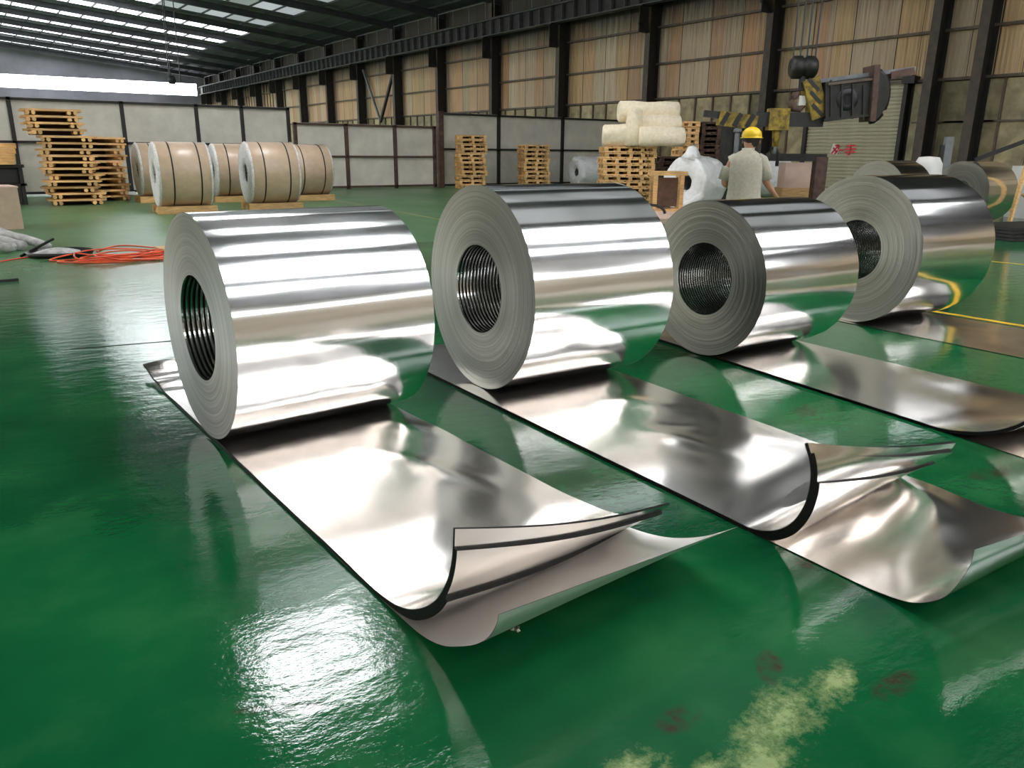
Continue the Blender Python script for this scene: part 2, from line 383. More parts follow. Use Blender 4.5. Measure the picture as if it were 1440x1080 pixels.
for yy in COLY:
    for sgn in (-1, 1):
        o = link('rafter', rme, ce, (sgn * 15.55, yy, zroof(15.55) - .16)); o.rotation_euler = (0, sgn * SL, 0)
PX = [1.75 * i for i in range(-17, 18)]
pme = MB().box((0, 0, 0), (.06, YE - YB - .3, .14)).mesh('purlin', M['rafter'])
for x in PX: link('purlin', pme, ce, (x, (YE + YB) / 2, zroof(x) - .08))
cols2 = COLY
pan2 = MB().box((0, 0, 0), (1.66, 3.5, .02)).mesh('dusty_skylight', M['skylight_dusty'])
pan4 = MB().box((0, 0, 0), (1.66, 3.5, .02)).mesh('far_skylight', M['skylight_far'])
pan5 = MB().box((0, 0, 0), (1.66, 3.6, .02)).mesh('bright_skylight', M['skylight_boosted'])
pan3 = MB().box((0, .9, 0), (1.66, 1.15, .02)).box((0, -.9, 0), (1.66, 1.15, .02)).mesh('narrow_skylight', M['skylight'])
pan = MB().box((0, 0, 0), (1.66, 3.5, .02)).mesh('skylight_panel', M['skylight'])
for a, b in zip(cols2[:-1], cols2[1:]):
    if b - a < 5: continue
    yc = (a + b) / 2 + .3
    for i, x in enumerate(PX[:-1]):
        xc = x + .875; ax_ = abs(xc)
        if not 4.5 < ax_ < 24 or -9 < xc < 0: continue  # left-half panels are unseen, added to light the right wall
        if xc > 0 and yc > 42 and xc < (9.0 if yc < 76 else 5.9): continue
        dusty = xc > 0 and ((xc > 9.5 and 3 < yc < 42) or 22 < yc < 50 or (xc > 16 and 42 <= yc < 76)) or (xc < 0 and yc < 24)
        o = link('skylight_panel', pan2 if dusty else pan5 if (12 < yc < 24 and xc > 0) else (pan3 if yc < 3 else (pan4 if (yc > 76 and xc > 0) else pan)), ce, (xc, yc, zroof(xc) - .03)); o.rotation_euler = (0, SL if xc > 0 else -SL, 0)

# ------------------------------------------------------------------ wall columns, crane runway
def column(i, yy, label):
    t = empty('steel_column', (30.15, yy, 0), 0, label, 'column')
    H = zroof(31) - .35
    MB().box((0, 0, H / 2), (.03, .34, H)).build('flange', M['colflange'], t)
    MB().box((.72, 0, H / 2), (.03, .34, H)).build('flange', M['steel'], t)
    MB().box((.36, 0, H / 2), (.69, .02, H)).build('web', M['steel'], t)
    b = MB()
    b.box((-.32, 0, 8.58), (.62, .34, .04)).box((-.32, 0, 7.95), (.62, .03, 1.2)).box((-.3, 0, 7.6), (.64, .34, .04), Matrix.Rotation(.75, 3, 'Y'))
    b.build('bracket', M['steel'], t)
    return t
vis = [y for y in COLY if y > 14]
names = ['rightmost dark steel wall column, beside the leaning timber', 'dark steel wall column just right of the roller shutter', 'dark steel wall column left of the hanging pulley block']
for i, yy in enumerate(vis):
    lab = names[i] if i < 3 else 'dark steel wall column, %s counted from the right' % ['', '', '', 'fourth', 'fifth', 'sixth', 'seventh', 'eighth', 'ninth', 'tenth', 'eleventh', 'twelfth', 'thirteenth', 'fourteenth', 'fifteenth', 'sixteenth'][i]
    column(i, yy, lab)
cr = empty('crane_runway_beam', (29.85, 0, 0), 0, 'long riveted steel crane runway beam carried on the wall columns', 'beam')
Lr = YE - 1 - YB
for z, wd in ((8.64, .5), (9.55, .5)): MB().box((0, (YE + YB) / 2, z), (wd, Lr, .05)).build('beam_flange', M['beamsteel'], cr)
MB().box((0, (YE + YB) / 2, 9.1), (.03, Lr, .9)).build('beam_web', M['steel'], cr)
MB().box((0, (YE + YB) / 2, 9.64), (.08, Lr, .12)).build('crane_rail', M['steel'], cr)
sme = MB().box((0, 0, 0), (.20, .03, .85)).mesh('stiffener', M['beamsteel'])
y = 24.0
while y < 113: link('stiffener', sme, cr, (-.12, y, 9.1)); y += 1.02
hr = empty('walkway_handrail', (30.6, 0, 0), 0, 'thin pale handrail running above the crane beam', 'railing')
for a, b in zip(vis[2:-1], vis[3:]):
    MB().tube([(-.5, a + .5, 10.75), (-.5, b - .5, 10.75)], .03, 6).build('rail', M['rail_steel'], hr)
    for k in range(4):
        yy = a + .5 + (b - a - 1) * k / 3; MB().tube([(-.5, yy, 9.6), (-.5, yy, 10.75)], .02, 5).build('rail_post', M['rail_steel'], hr)
cb = empty('cross_brace', (30.7, 62.4, 0), 0, 'pair of diagonal braces meeting in a V between two far columns', 'brace')
MB().bar((0, 3.2, 8.2), (0, .2, 3.9), .16).build('brace_bar', M['rail_steel'], cb)
MB().bar((-.12, -3.2, 8.4), (-.12, 0, 3.9), .2).build('brace_bar', M['steel'], cb)

# ------------------------------------------------------------------ partitions
def partition(x0, x1, ztop, posts, zmid, label, frame, post_w=.12, yy=31.4, base=.1):
    t = empty('partition_screen', ((x0 + x1) / 2, yy, 0), 0, label, 'partition'); xc = (x0 + x1) / 2
    for x in posts: MB().box((x - xc, 0, ztop / 2), (post_w, .12, ztop)).build('post', frame, t)
    for z in ([ztop - .05, zmid, base]): MB().box(((x0 + x1) / 2 - xc, -.01, z), (x1 - x0, .1, .08)).build('rail', frame, t)
    for a, b in zip(posts[:-1], posts[1:]):
        for z0, z1 in ((base, zmid), (zmid, ztop)):
            MB().box(((a + b) / 2 - xc, .05, (z0 + z1) / 2), (b - a - .02, .03, z1 - z0)).build('panel', M['panel'], t)
    return t
partition(-8, 11.45, 3.15, [-8, -4.5, -1, 2.1, 5.45, 7.95, 9.6, 11.4], 1.75, 'tall grey panel screen with dark frame behind the kraft coils', M['steel'])
partition(11.62, 18.1, 2.62, [11.68, 13.85, 16.08, 18.02], 1.32, 'low grey panel screen in a rust-brown frame, middle of the hall', M['rust'], .14, 31.5)
partition(18.2, 29.6, 3.2, [18.35, 21.4, 25.2, 29.5], 1.66, 'long grey panel screen behind the two middle pallet piles', M['steel'], .15, 31.4)
MB().box((18.16, 31.19, 1.62), (.24, .16, 3.24)).build('screen_post', M['rust']); tag(bpy.data.objects['screen_post'], 'thick rust-brown post between the low and the long screens', 'post')

# ------------------------------------------------------------------ roller shutter
dr = MB().box((XR - .02, 19.5, 2.2), (.06, 4.3, 4.4)).build('door_1', M['shutter']); tag(dr, kind='structure')
sl = MB().add([(0, -2.08, -.07), (-.05, -2.08, -.035), (-.05, -2.08, .02), (0, -2.08, .065), (0, 2.08, -.07), (-.05, 2.08, -.035), (-.05, 2.08, .02), (0, 2.08, .065)],
              [(0, 1, 5, 4), (1, 2, 6, 5), (2, 3, 7, 6)]).mesh('slat', M['shutter'])
for i in range(30): link('slat', sl, dr, (XR - .05, 19.5, .1 + .142 * i))
for yy in (17.35, 21.62): MB().box((XR - .12, yy, 2.2), (.22, .16, 4.4)).build('jamb', M['steel'], dr)
MB().box((XR - .16, 19.4, 4.42), (.3, 4.6, .12)).build('lintel', M['flange'], dr)
MB().box((XR - .2, 17.2, 4.3), (.4, .5, .25)).build('motor_box', M['steel'], dr)
sg = empty('shutter_sign', (XR - .12, 19.7, 1.75), 0, 'small white paper and red brushed characters on the roller shutter', 'sign')
MB().box((0, .42, .02), (.01, .34, .40), Matrix.Rotation(.25, 3, 'X')).build('paper', M['white'], sg)
q = MB()
for a, b in [((.55, -.15), (.25, .18)), ((.25, .18), (.42, .16)), ((.25, .18), (.26, .0)), ((.5, .08), (.3, -.12)), ((.4, -.18), (.28, -.02)), ((.22, -.02), (.02, -.02))]:
    q.bar((-.01, a[0], a[1]), (-.01, b[0], b[1]), .01, .07)
for a, b in [((-.08, .15), (-.5, .17)), ((-.05, .02), (-.55, .03)), ((-.05, -.1), (-.52, -.09)), ((-.3, .2), (-.3, -.18)), ((-.3, -.18), (-.18, -.2))]:
    q.bar((-.01, a[0], a[1]), (-.01, b[0], b[1]), .01, .065)
q.build('characters', M['red'], sg)

# ------------------------------------------------------------------ big aluminium coils
LIFT = .021
def coil(x, y, R, W, th, rh, label, lift=LIFT, plain=False):
    t = empty('aluminium_coil', (x, y, 0), th, label, 'coil'); zc = R + lift
    rnd = random.Random(int(x * 100))
    def wob(xx, r, a): return r + .0011 * math.sin(a * 5 + x) + .0010 * math.sin(a * 11 + 2 * x) + .0007 * math.sin(a * 23 + 1 + 3 * x) * (1 + .4 * math.sin(3 * xx))
    b = MB().lathe([(W * i / 10, R) for i in range(11)], 256, fn=wob).build('outer_wrap', M['coil'], t, True, (0, 0, zc))
    for xx, sgn in ((0, -1), (W, 1)):
        pr = [(xx, rh)]; nR = 46
        for k in range(1, nR): pr.append((xx + sgn * (rnd.random() * .0012 - .0006), rh + (R - rh) * k / nR))
        pr.append((xx, R))
        f = MB().lathe(pr, 128).build('winding_face', M['face'], t, True, (0, 0, zc))
    pr = []; n_ = 42; p = W / n_
    for k in range(n_):
        xx = p * k; pr += [(xx, rh), (xx + p * .30, rh - .003), (xx + p * .60, rh), (xx + p * .66, rh + .012), (xx + p * .94, rh + .012)]
    pr.append((W, rh))
    b = MB().lathe(pr, 96); b.mi = [1 if (f // 96) % 5 in (2, 3, 4) else 0 for f in range(len(b.f))]  # groove sides and floors coloured black like shaded recesses
    b.build('core_bore', [M['bore'], M['edge']], t, False, (0, 0, zc))
    return t
coil(.973, 4.267, .601, 1.107, .046, .282, 'leftmost large bright aluminium coil standing on its unrolled sheets')
coil(2.718, 4.223, .657, 1.099, -.04, .286, 'second large bright aluminium coil from the left, pallets behind its top')
coil(4.635, 4.006, .590, 1.091, -.029, .276, 'third aluminium coil from the left, right in front of the worker')
coil(6.867, 4.138, .675, 1.066, -.106, .274, 'fourth aluminium coil from the left, beside the yellow floor line', .006)
coil(17.16, 10.05, .71, 1.10, -.04, .27, 'dark-topped aluminium coil peeking over the fourth coil, before the shutter', .002)
coil(19.53, 9.33, .708, 1.108, -.13, .27, 'rightmost aluminium coil at the back near the leaning timber', .002)

# ------------------------------------------------------------------ unrolled sheets
def polyl(pts, n):
    P = [Vector((0, *p)) for p in pts]; L = [0]
    for a, b in zip(P[:-1], P[1:]): L.append(L[-1] + (b - a).length)
    return P, L
def at(P, L, s):
    s = max(0, min(L[-1], s)); i = 0
    while i < len(L) - 2 and L[i + 1] < s: i += 1
    k = (s - L[i]) / max(1e-9, L[i + 1] - L[i])
    # catmull-rom
    p0 = P[max(i - 1, 0)]; p1 = P[i]; p2 = P[i + 1]; p3 = P[min(i + 2, len(P) - 1)]
    l0 = (p1 - p0).length or 1e-6; l1 = (p2 - p1).length; l2 = (p3 - p2).length or 1e-6
    m1 = ((p2 - p1) / l1 + (p1 - p0) / l0) / 2 * l1 if i > 0 else (p2 - p1)
    m2 = ((p3 - p2) / l2 + (p2 - p1) / l1) / 2 * l1 if i < len(P) - 2 else (p2 - p1)
    k2, k3 = k * k, k * k * k
    return p1 * (2 * k3 - 3 * k2 + 1) + m1 * (k3 - 2 * k2 + k) + p2 * (-2 * k3 + 3 * k2) + m2 * (k3 - k2)
def sheet(name, label, XLf, XRf, left, right, off0, off1, s0=0, s1=1, wr=None, nu=110, nv=30, thick=.0011, group=None, sag=0, flat_s=None, mt='sheet'):
    """left/right: (y,z) paths along each side edge; off0/off1: layer offset (downward/outward) in the flat and in the curl."""
    Lp = polyl(left, 0); Rp = polyl(right, 0)
    def fn(u, v):
        s = s0 + (s1 - s0) * (1 - (1 - u) ** 1.6)      # denser near the curled end
        a = at(*Lp, s * Lp[1][-1]); b = at(*Rp, s * Rp[1][-1])
        e = .002
        a2 = at(*Lp, (s - e) * Lp[1][-1]); b2 = at(*Rp, (s - e) * Rp[1][-1]); a3 = at(*Lp, (s + e) * Lp[1][-1]); b3 = at(*Rp, (s + e) * Rp[1][-1])
        p = a.lerp(b, v); tg = (a3.lerp(b3, v) - a2.lerp(b2, v)).normalized()
        nrm = Vector((0, -tg.z, tg.y))       # outward (down when running towards -y)
        x = XLf(a.y) * (1 - v) + XRf(b.y) * v
        c = max(0, (s - flat_s) / (1 - flat_s)) if flat_s else 0
        k = min(1, c * 3)
        k = k * k * (3 - 2 * k)
        off = off0 + (off1 - off0) * k
        q = Vector((x, p.y, p.z)) + nrm * off
        q.z -= sag * math.sin(PI * v) * k
        if wr: q.z += wr(x, p.y) * (1 - k * .7)
        return q
    ks = []
    b = MB().grid(fn, nu, nv)
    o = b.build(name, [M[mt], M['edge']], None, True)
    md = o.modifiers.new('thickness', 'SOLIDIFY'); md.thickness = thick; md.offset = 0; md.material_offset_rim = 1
    if off1 > 0 and flat_s:
        md.thickness = .0030; vg = o.vertex_groups.new(name='curl'); md.vertex_group = 'curl'
        for i in range(nu + 1):
            s_ = s0 + (s1 - s0) * (1 - (1 - i / nu) ** 1.6); k = min(1, max(0, (s_ - flat_s) / (1 - flat_s)) * 3); k = k * k * (3 - 2 * k)
            vg.add(list(range(i * (nv + 1), (i + 1) * (nv + 1))), .36 + .64 * k, 'REPLACE')
    es = o.modifiers.new('crisp_rim', 'EDGE_SPLIT'); es.split_angle = math.radians(40)
    tag(o, label, 'sheet', group)
    return o
def lin(y0, x0, y1, x1): return lambda y: x0 + (x1 - x0) * (y - y0) / (y1 - y0)
def bumps(lst):
    def f(x, y):
        z = 0
        for cx, cy, ax, ay, ang, h in lst:
            dx, dy = x - cx, y - cy; c, s = math.cos(ang), math.sin(ang)
            u = (dx * c + dy * s) / ax; v = (-dx * s + dy * c) / ay
            z += h * math.exp(-(u * u + v * v))
        return z
    return f
def pile(n, XLf, XRf, left, right, fs, labels, gap=.0016, curlgap=.0036, wr=None, ends=None, group=None, sag=0):
    for i in range(n):
        lab = labels[0] if i == 0 else labels[1]
        e = ends(i) if ends else 1
        sheet('aluminium_sheet', lab, XLf, XRf, left, right, gap * i, curlgap * i, 0, e, wr, 120 if i == 0 else 70, 36 if i == 0 else 16, thick=.0013, group=None if i == 0 else group, flat_s=fs, sag=sag * (1 + .0 * i))
T = .018
# pile 1 under the leftmost coil
L1 = [(5.85, .07), (5.65, .05), (5.3, .018), (5.0, T), (3.6, T), (2.6, T), (2.3, .016), (2.165, .03), (2.026, .078), (1.879, .184), (1.801, .298), (1.773, .382), (1.762, .486)]
R1 = [(5.75, .11), (5.6, .07), (5.3, .02), (5.0, T), (3.6, T), (2.8, T), (2.6, .016), (2.42, .024), (2.26, .038), (2.14, .070), (2.06, .110), (1.99, .155), (1.938, .205)]
x1l = lin(4.16, .985, 2.2, 1.035); x1r = lin(4.155, 2.06, 2.0, 2.14)
w1 = bumps([(1.95, 3.75, .10, .32, .5, .012), (1.75, 3.2, .07, .5, .35, .010), (1.3, 3.1, .35, .3, 0, -.004), (1.2, 5.45, .5, .05, .1, .02), (1.3, 5.25, .4, .05, -.15, -.006), (1.2, 5.65, .35, .04, .2, -.015), (1.05, 5.8, .12, .08, .2, .02), (1.85, 2.75, .25, .2, .3, -.004), (1.3, 2.6, .3, .25, .4, .006)])
pile(11, x1l, x1r, L1, R1, .83, ['top aluminium sheet of the pile running from the leftmost coil, end curled up',
     'thin aluminium sheet inside the curled pile in front of the leftmost coil'], wr=w1, ends=lambda i: 1 if i < 3 else (.985 if i < 7 else .94), group='sheets piled in front of the leftmost coil', sag=.03)
B1L = [(5.0, -.001 + .003), (3.0, .003), (2.15, .003), (1.96, .012), (1.84, .045), (1.737, .100), (1.64, .165), (1.58, .225), (1.545, .285), (1.537, .316)]
B1R = [(5.0, .003), (3.0, .003), (2.4, .003), (2.2, .008), (2.05, .026), (1.93, .055), (1.83, .095), (1.745, .14), (1.67, .19), (1.608, .235)]
wb1 = bumps([(2.0, 1.95, .07, .12, .4, .02), (1.88, 2.0, .06, .10, .4, -.01)])
sheet('aluminium_sheet', 'lowest aluminium sheet reaching furthest forward under the left pile, lip raised over the floor', x1l, x1r, B1L, B1R, 0, 0, wr=wb1, flat_s=.8, sag=.0, thick=.0012, mt='sheet_dull')
# pile 2
L2 = [(5.4, T), (3.6, T), (2.3, T), (1.95, T), (1.823, .020), (1.718, .061), (1.654, .117), (1.607, .206), (1.59, .307), (1.60, .392), (1.635, .466)]
R2 = [(5.4, T), (3.6, T), (2.6, T), (2.2, T), (2.02, .018), (1.88, .045), (1.78, .085), (1.70, .135), (1.64, .18), (1.60, .22), (1.584, .257)]
x2l = lin(4.1, 2.60, 1.9, 2.548); x2r = lin(4.0, 3.76, 2.0, 3.665)
w2 = bumps([(3.35, 3.35, .12, .22, .6, .016), (3.30, 2.95, .16, .10, -.5, -.014), (3.1, 2.7, .10, .25, .2, .016), (2.9, 3.3, .3, .3, .1, .006), (3.2, 2.35, .3, .15, .5, -.006), (2.85, 2.4, .2, .25, 0, .005), (3.5, 2.5, .12, .2, .2, .006)])
pile(12, x2l, x2r, L2, R2, .80, ['top aluminium sheet of the pile running from the second coil, end curled up',
     'thin aluminium sheet inside the curled pile in front of the second coil'], curlgap=.0036, wr=w2, ends=lambda i: 1 if i < 5 else (.99 if i < 9 else .965), group='sheets piled in front of the second coil', sag=.02)
B2L = [(5.0, .003), (3.0, .003), (1.6, .003), (1.43, .004), (1.256, .010), (1.13, .035), (1.041, .10), (.998, .184), (.976, .26), (.974, .312)]
B2R = [(5.0, .003), (3.0, .003), (1.5, .003), (1.3, .006), (1.15, .03), (1.05, .07), (.97, .12), (.92, .17), (.88, .22), (.86, .26)]
w2b = bumps([(3.45, 1.55, .12, .28, -.7, .035), (3.1, 1.3, .3, .12, .2, -.008), (2.8, 1.5, .25, .2, 0, .006)])
sheet('aluminium_sheet', 'lowest aluminium sheet reaching forward under the second pile to the lower right', x2l, x2r, B2L, B2R, 0, 0, wr=w2b, flat_s=.8, thick=.0012)
# pile 3
L3 = [(5.2, T), (3.6, T), (2.5, T), (2.2, T), (2.05, .018), (1.93, .035), (1.79, .075), (1.68, .13), (1.594, .20), (1.55, .28)]
R3 = [(5.2, T), (3.6, T), (2.3, T), (1.9, T), (1.75, .02), (1.6, .05), (1.5, .09), (1.42, .14), (1.36, .19), (1.33, .24)]
x3l = lin(3.82, 4.68, 2.0, 4.48); x3r = lin(3.77, 5.70, 2.04, 5.62)
w3 = bumps([(5.1, 3.3, .25, .3, .3, .006), (5.3, 2.3, .25, .3, .6, -.010), (4.9, 2.7, .3, .3, 0, .005)])
pile(6, x3l, x3r, L3, R3, .82, ['top aluminium sheet running from the third coil to the right edge', 'thin aluminium sheet under the top one in front of the third coil'], wr=w3, group='sheets piled in front of the third coil')
sheet('aluminium_sheet', 'lowest aluminium sheet in front of the third coil, leaving the right edge', x3l, x3r, [(5, .003), (3, .003), (1, .003), (.3, .003)], [(5, .003), (3, .003), (1, .003), (.3, .003)], 0, 0, thick=.0012, nu=30, nv=6)
# sheet 4
x4l = lin(4.1, 6.80, 2.5, 6.74); x4r = lin(4.0, 7.95, 2.5, 7.93)
w4 = bumps([(7.5, 3.3, .2, .25, .4, .010), (7.1, 2.9, .2, .3, 0, .006), (7.6, 2.6, .25, .2, 0, -.006), (7.2, 3.7, .12, .12, 0, .008)])
sheet('aluminium_sheet', 'aluminium sheet running from the fourth coil along the yellow floor line', x4l, x4r, [(5, .004), (3, .004), (1, .004), (.2, .004)], [(5, .004), (3, .004), (1, .004), (.2, .004)], 0, 0, thick=.0012, wr=w4, nu=80, nv=20)

# ------------------------------------------------------------------ kraft wrapped coils
def cradle(t, W, xs, dy=1.0, h=.16):
    for xx in xs:
        MB().box((xx, 0, .045), (.10, dy, .09)).build('skid', M['pine'], t)
    for s in (-1, 1): MB().box((W / 2, s * .36, .125), (W + .1, .16, .07)).build('chock', M['pine'], t)
def kraft(x, y, R, W, th, rh, label):
    t = empty('kraft_wrapped_coil', (x, y, 0), th, label, 'coil', 'kraft wrapped coils'); zc = R + .15
    rnd = random.Random(int(x * 100))
    MB().lathe([(.02, R - .02), (.04, R), (W - .04, R), (W - .02, R - .02)], 64).build('kraft_wrap', M['kraft'], t, True, (0, 0, zc))
    for xx, sg in ((0, -1), (W, 1)):
        pr = [(xx - sg * .05, rh - .01), (xx, rh), (xx + sg * .012, R * .55), (xx + sg * .004, R * .8), (xx + sg * .015, R * .95), (xx - sg * .02, R + .006), (xx - sg * .05, R + .008)]
        ph = rnd.random() * 6
        MB().lathe(pr, 64, fn=lambda X, r, a: r + .006 * math.sin(a * 17 + ph) + .004 * math.sin(a * 29)).build('end_paper', M['capwrap'], t, True, (0, 0, zc))
    MB().lathe([(.0, .01), (.06, .01), (.0601, rh - .02), (W - .05, rh - .02)], 32).build('core', M['black'], t, True, (0, 0, zc))
    for xx in (W * .27, W * .78):
        MB().lathe([(xx - .016, R + .004), (xx - .016, R + .009), (xx + .016, R + .009), (xx + .016, R + .004)], 64, close=True).build('strap', M['black'], t, True, (0, 0, zc))
    MB().box((W / 2, 0, .05), (W + .12, .12, .1)).build('skid', M['pine'], t)
    for yy in (-.42, .42): MB().box((W / 2, yy, .09), (W + .16, .20, .18)).build('skid', M['pine'], t)
    for xx in (.12, W - .12): MB().box((xx, 0, .02), (.14, 1.1, .04)).build('skid', M['pine'], t)
kraft(4.298, 21.56, .786, 1.26, -.078, .26, 'brown kraft-wrapped coil, front row left, white crumpled end')
kraft(6.614, 21.74, .800, 1.28, -.089, .26, 'brown kraft-wrapped coil, front row right, open core in view')
kraft(4.788, 26.4, .79, 1.3, -.03, .26, 'brown kraft-wrapped coil mostly hidden behind the front left one')
kraft(6.8, 25.6, .79, 1.3, -.10, .26, 'brown kraft-wrapped coil, back row between the two front ones')
kraft(8.95, 25.2, .79, 1.32, -.04, .26, 'rightmost brown kraft-wrapped coil, back row, two black straps in view')

# ------------------------------------------------------------------ pallets
def pallet_proto(nm, wd, dp, h, mt, x0, nb=3, bw=.12):
    """one pallet as thing with parts; returns the first object"""
    t = empty('pallet', (x0, -28, 0), 0, 'x', 'pallet'); KIDS[t.name] = ks = []
    bt = h * .22
    q = MB(); n_ = 7
    for i in range(n_): q.box((-wd / 2 + wd * (i + .5) / n_, 0, h - bt / 2), (wd / n_ * .8, dp, bt))
    ks.append(q.build('top_deck', mt, t))
    for yy in (-dp / 2 + .06, 0, dp / 2 - .06):
        q = MB(); q.box((0, yy, h - bt * 1.2), (wd, .11, bt))
        for i in range(nb): q.box((-wd / 2 + bw / 2 + (wd - bw) * i / (nb - 1), yy, h / 2), (bw, .12, h - bt))
        q.box((0, yy, bt * .35), (wd, .11, bt * .7))
        ks.append(q.build('stringer', mt, t))
    q = MB()
    for xx in (-wd / 2 + .06, 0, wd / 2 - .06): q.box((xx, 0, bt * .3), (.11, dp, bt * .6))
    ks.append(q.build('bottom_boards', mt, t))
    ks.append(MB().box((0, .15, h / 2), (wd - .3, .05, h - .04)).box((.15, 0, h / 2), (.05, dp - .3, h - .04)).build('gap_filler', M['darkwood'], t))  # dark boards added to darken the gaps in the pile
    return t
def logpallet(x0):
    t = empty('pallet', (x0, -28, 0), 0, 'x', 'pallet'); KIDS[t.name] = ks = []
    wd, dp, h = 1.35, 1.2, .17
    q = MB()
    for i in range(7): q.box((.04 * (-1) ** i, -dp / 2 + .08 + i * (dp - .16) / 6, h - .03), (wd + .05 * (i % 3), .14, .055))
    ks.append(q.build('top_deck', M['pine'], t))
    for xx in (-wd / 2 + .10, -wd / 2 + .24, wd / 2 - .26, wd / 2 - .10):
        ks.append(MB().tube([(xx, -dp / 2 - .05, h / 2 - .02), (xx, dp / 2 + .05, h / 2 - .02)], .055, 8).build('stringer', M['pine'], t))
    ks.append(MB().box((0, dp / 2 - .12, h / 2 - .02), (wd - .1, .05, h - .05)).box((0, 0, h / 2 - .02), (wd - .3, .05, h - .05)).build('gap_filler', M['darkwood'], t))  # dark filler boards added so the gaps look shaded
    return t
used = set()
def stack(proto, x, y, rz, n, pitch, jit, jrot, where, z0=0, grp=None, lean=(0, 0)):
    rnd = random.Random(int(x * 31 + y))
    for i in range(n):
        k = n - 1 - i
        lab = 'wooden pallet, %s of %s' % (ordn(k), where)
        if proto.name in used: o = copy_tree(proto, None, lab, grp)
        else: used.add(proto.name); o = proto; o['label'] = lab; o['group'] = grp
        o.location = (x + rnd.uniform(-jit, jit) + lean[0] * i, y + rnd.uniform(-jit, jit) + lean[1] * i, z0 + i * pitch)
        o.rotation_euler.z = rz + rnd.uniform(-jrot, jrot)
pA = logpallet(-20)
stack(pA, 3.05, 26.3, -.15, 11, .172, .09, .10, 'the tall untidy pile left of the kraft coils', grp='untidy pallet pile', lean=(.0, 0))
stack(pA, 2.75, 26.3, -.05, 4, .172, .04, .06, 'the untidy upper pile left of the kraft coils', z0=11 * .172 + .01, grp='untidy pallet pile')
stack(pA, 3.85, 27.8, .3, 11, .172, .08, .12, 'the pile half hidden behind the untidy one, nearer the kraft coils', grp='half hidden pallet pile')
pB = pallet_proto('b', 1.15, 1.15, .185, M['pine'], -18)
stack(pB, 18.9, 29.9, -.35, 12, .187, .05, .06, 'the pine pile beside the rust-brown post', grp='pine pallet pile by the post')
stack(pB, 21.6, 28.9, -.35, 10, .187, .05, .06, 'the pine pile just right of the post pile', grp='middle pine pallet pile')
pC = pallet_proto('c', 1.45, 1.3, .155, M['pine'], -15, 5, .10)
stack(pC, 16.15, 17.15, -.60, 11, .157, .035, .015, 'the wide pile carrying the cream rolls', grp='pallets under the cream rolls')
pD = pallet_proto('d', 1.1, 1.2, .165, M['darkwood'], -12)
stack(pD, 20.45, 17.7, -.60, 15, .167, .02, .02, 'the tall dark pile behind the worker', grp='dark tall pallet pile')
pE = pallet_proto('e', .62, 1.1, .165, M['pine'], -10)
stack(pE, 19.45, 18.0, -.60, 15, .167, .02, .02, 'the narrow light pile right of the cream rolls', grp='narrow light pallet pile')
pF = pallet_proto('f', 1.3, 1.2, .16, M['darkwood'], -8)
stack(pF, 18.3, 17.2, -.6, 9, .162, .02, .02, 'the dark pile below the right ends of the cream rolls', grp='dark pallets under the roll ends')

# cream rolls on the pallets
def roll(p, L, R, rz, label, tilt=0):
    t = empty('foam_roll', p, rz, label, 'roll', 'cream rolls on the pallets')
    ph = random.random() * 9
    f = lambda x, r, a: r * (1 + .05 * math.sin(3 * a + ph + x * 2) + .03 * math.sin(7 * a + x * 6 + ph))
    MB().lathe([(-L / 2, R * .85), (-L / 2 + .04, R), (-L * .25, R * 1.02), (0, R * .98), (L * .25, R * 1.02), (L / 2 - .04, R), (L / 2, R * .85)], 40, fn=f).build('roll_body', M['foam'], t, True)
    pr = [(0, .06)]
    for k in range(1, 9): pr.append(((.012 if k % 2 else -.006), .06 + (R * .86 - .06) * k / 8))
    for sg in (-1, 1):
        MB().lathe([(sg * (L / 2 + x_), r_) for x_, r_ in pr], 36).build('roll_end', M['foam'], t, True)
    q = [o for o in C.objects if o.parent == t]
zt = 11 * .157
roll((16.36, 16.02, zt + .25), 1.25, .26, -.60, 'lowest cream roll at the front of the roll heap')
roll((16.52, 16.42, zt + .58), 1.35, .26, -.60, 'middle cream roll of the heap, between lowest and topmost')
roll((16.58, 16.80, zt + .93), 1.70, .29, -.58, 'topmost cream roll of the heap')
roll((15.62, 17.05, zt + .29), .75, .30, -.75, 'short cream roll at the left, lying on the pallet boards')
u = empty('foam_roll', (15.88, 16.62, zt + .45), -.6, 'cream roll standing on end, leaning at the left of the heap', 'roll', 'cream rolls on the pallets')
MB().lathe([(-.44, .18), (-.42, .24), (-.1, .25), (.2, .23), (.5, .2), (.56, .12), (.54, .02)], 28, axis='z', fn=lambda z, r, a: r * (1 + .07 * math.sin(3 * a + z * 4))).build('roll_body', M['foam'], u, True)
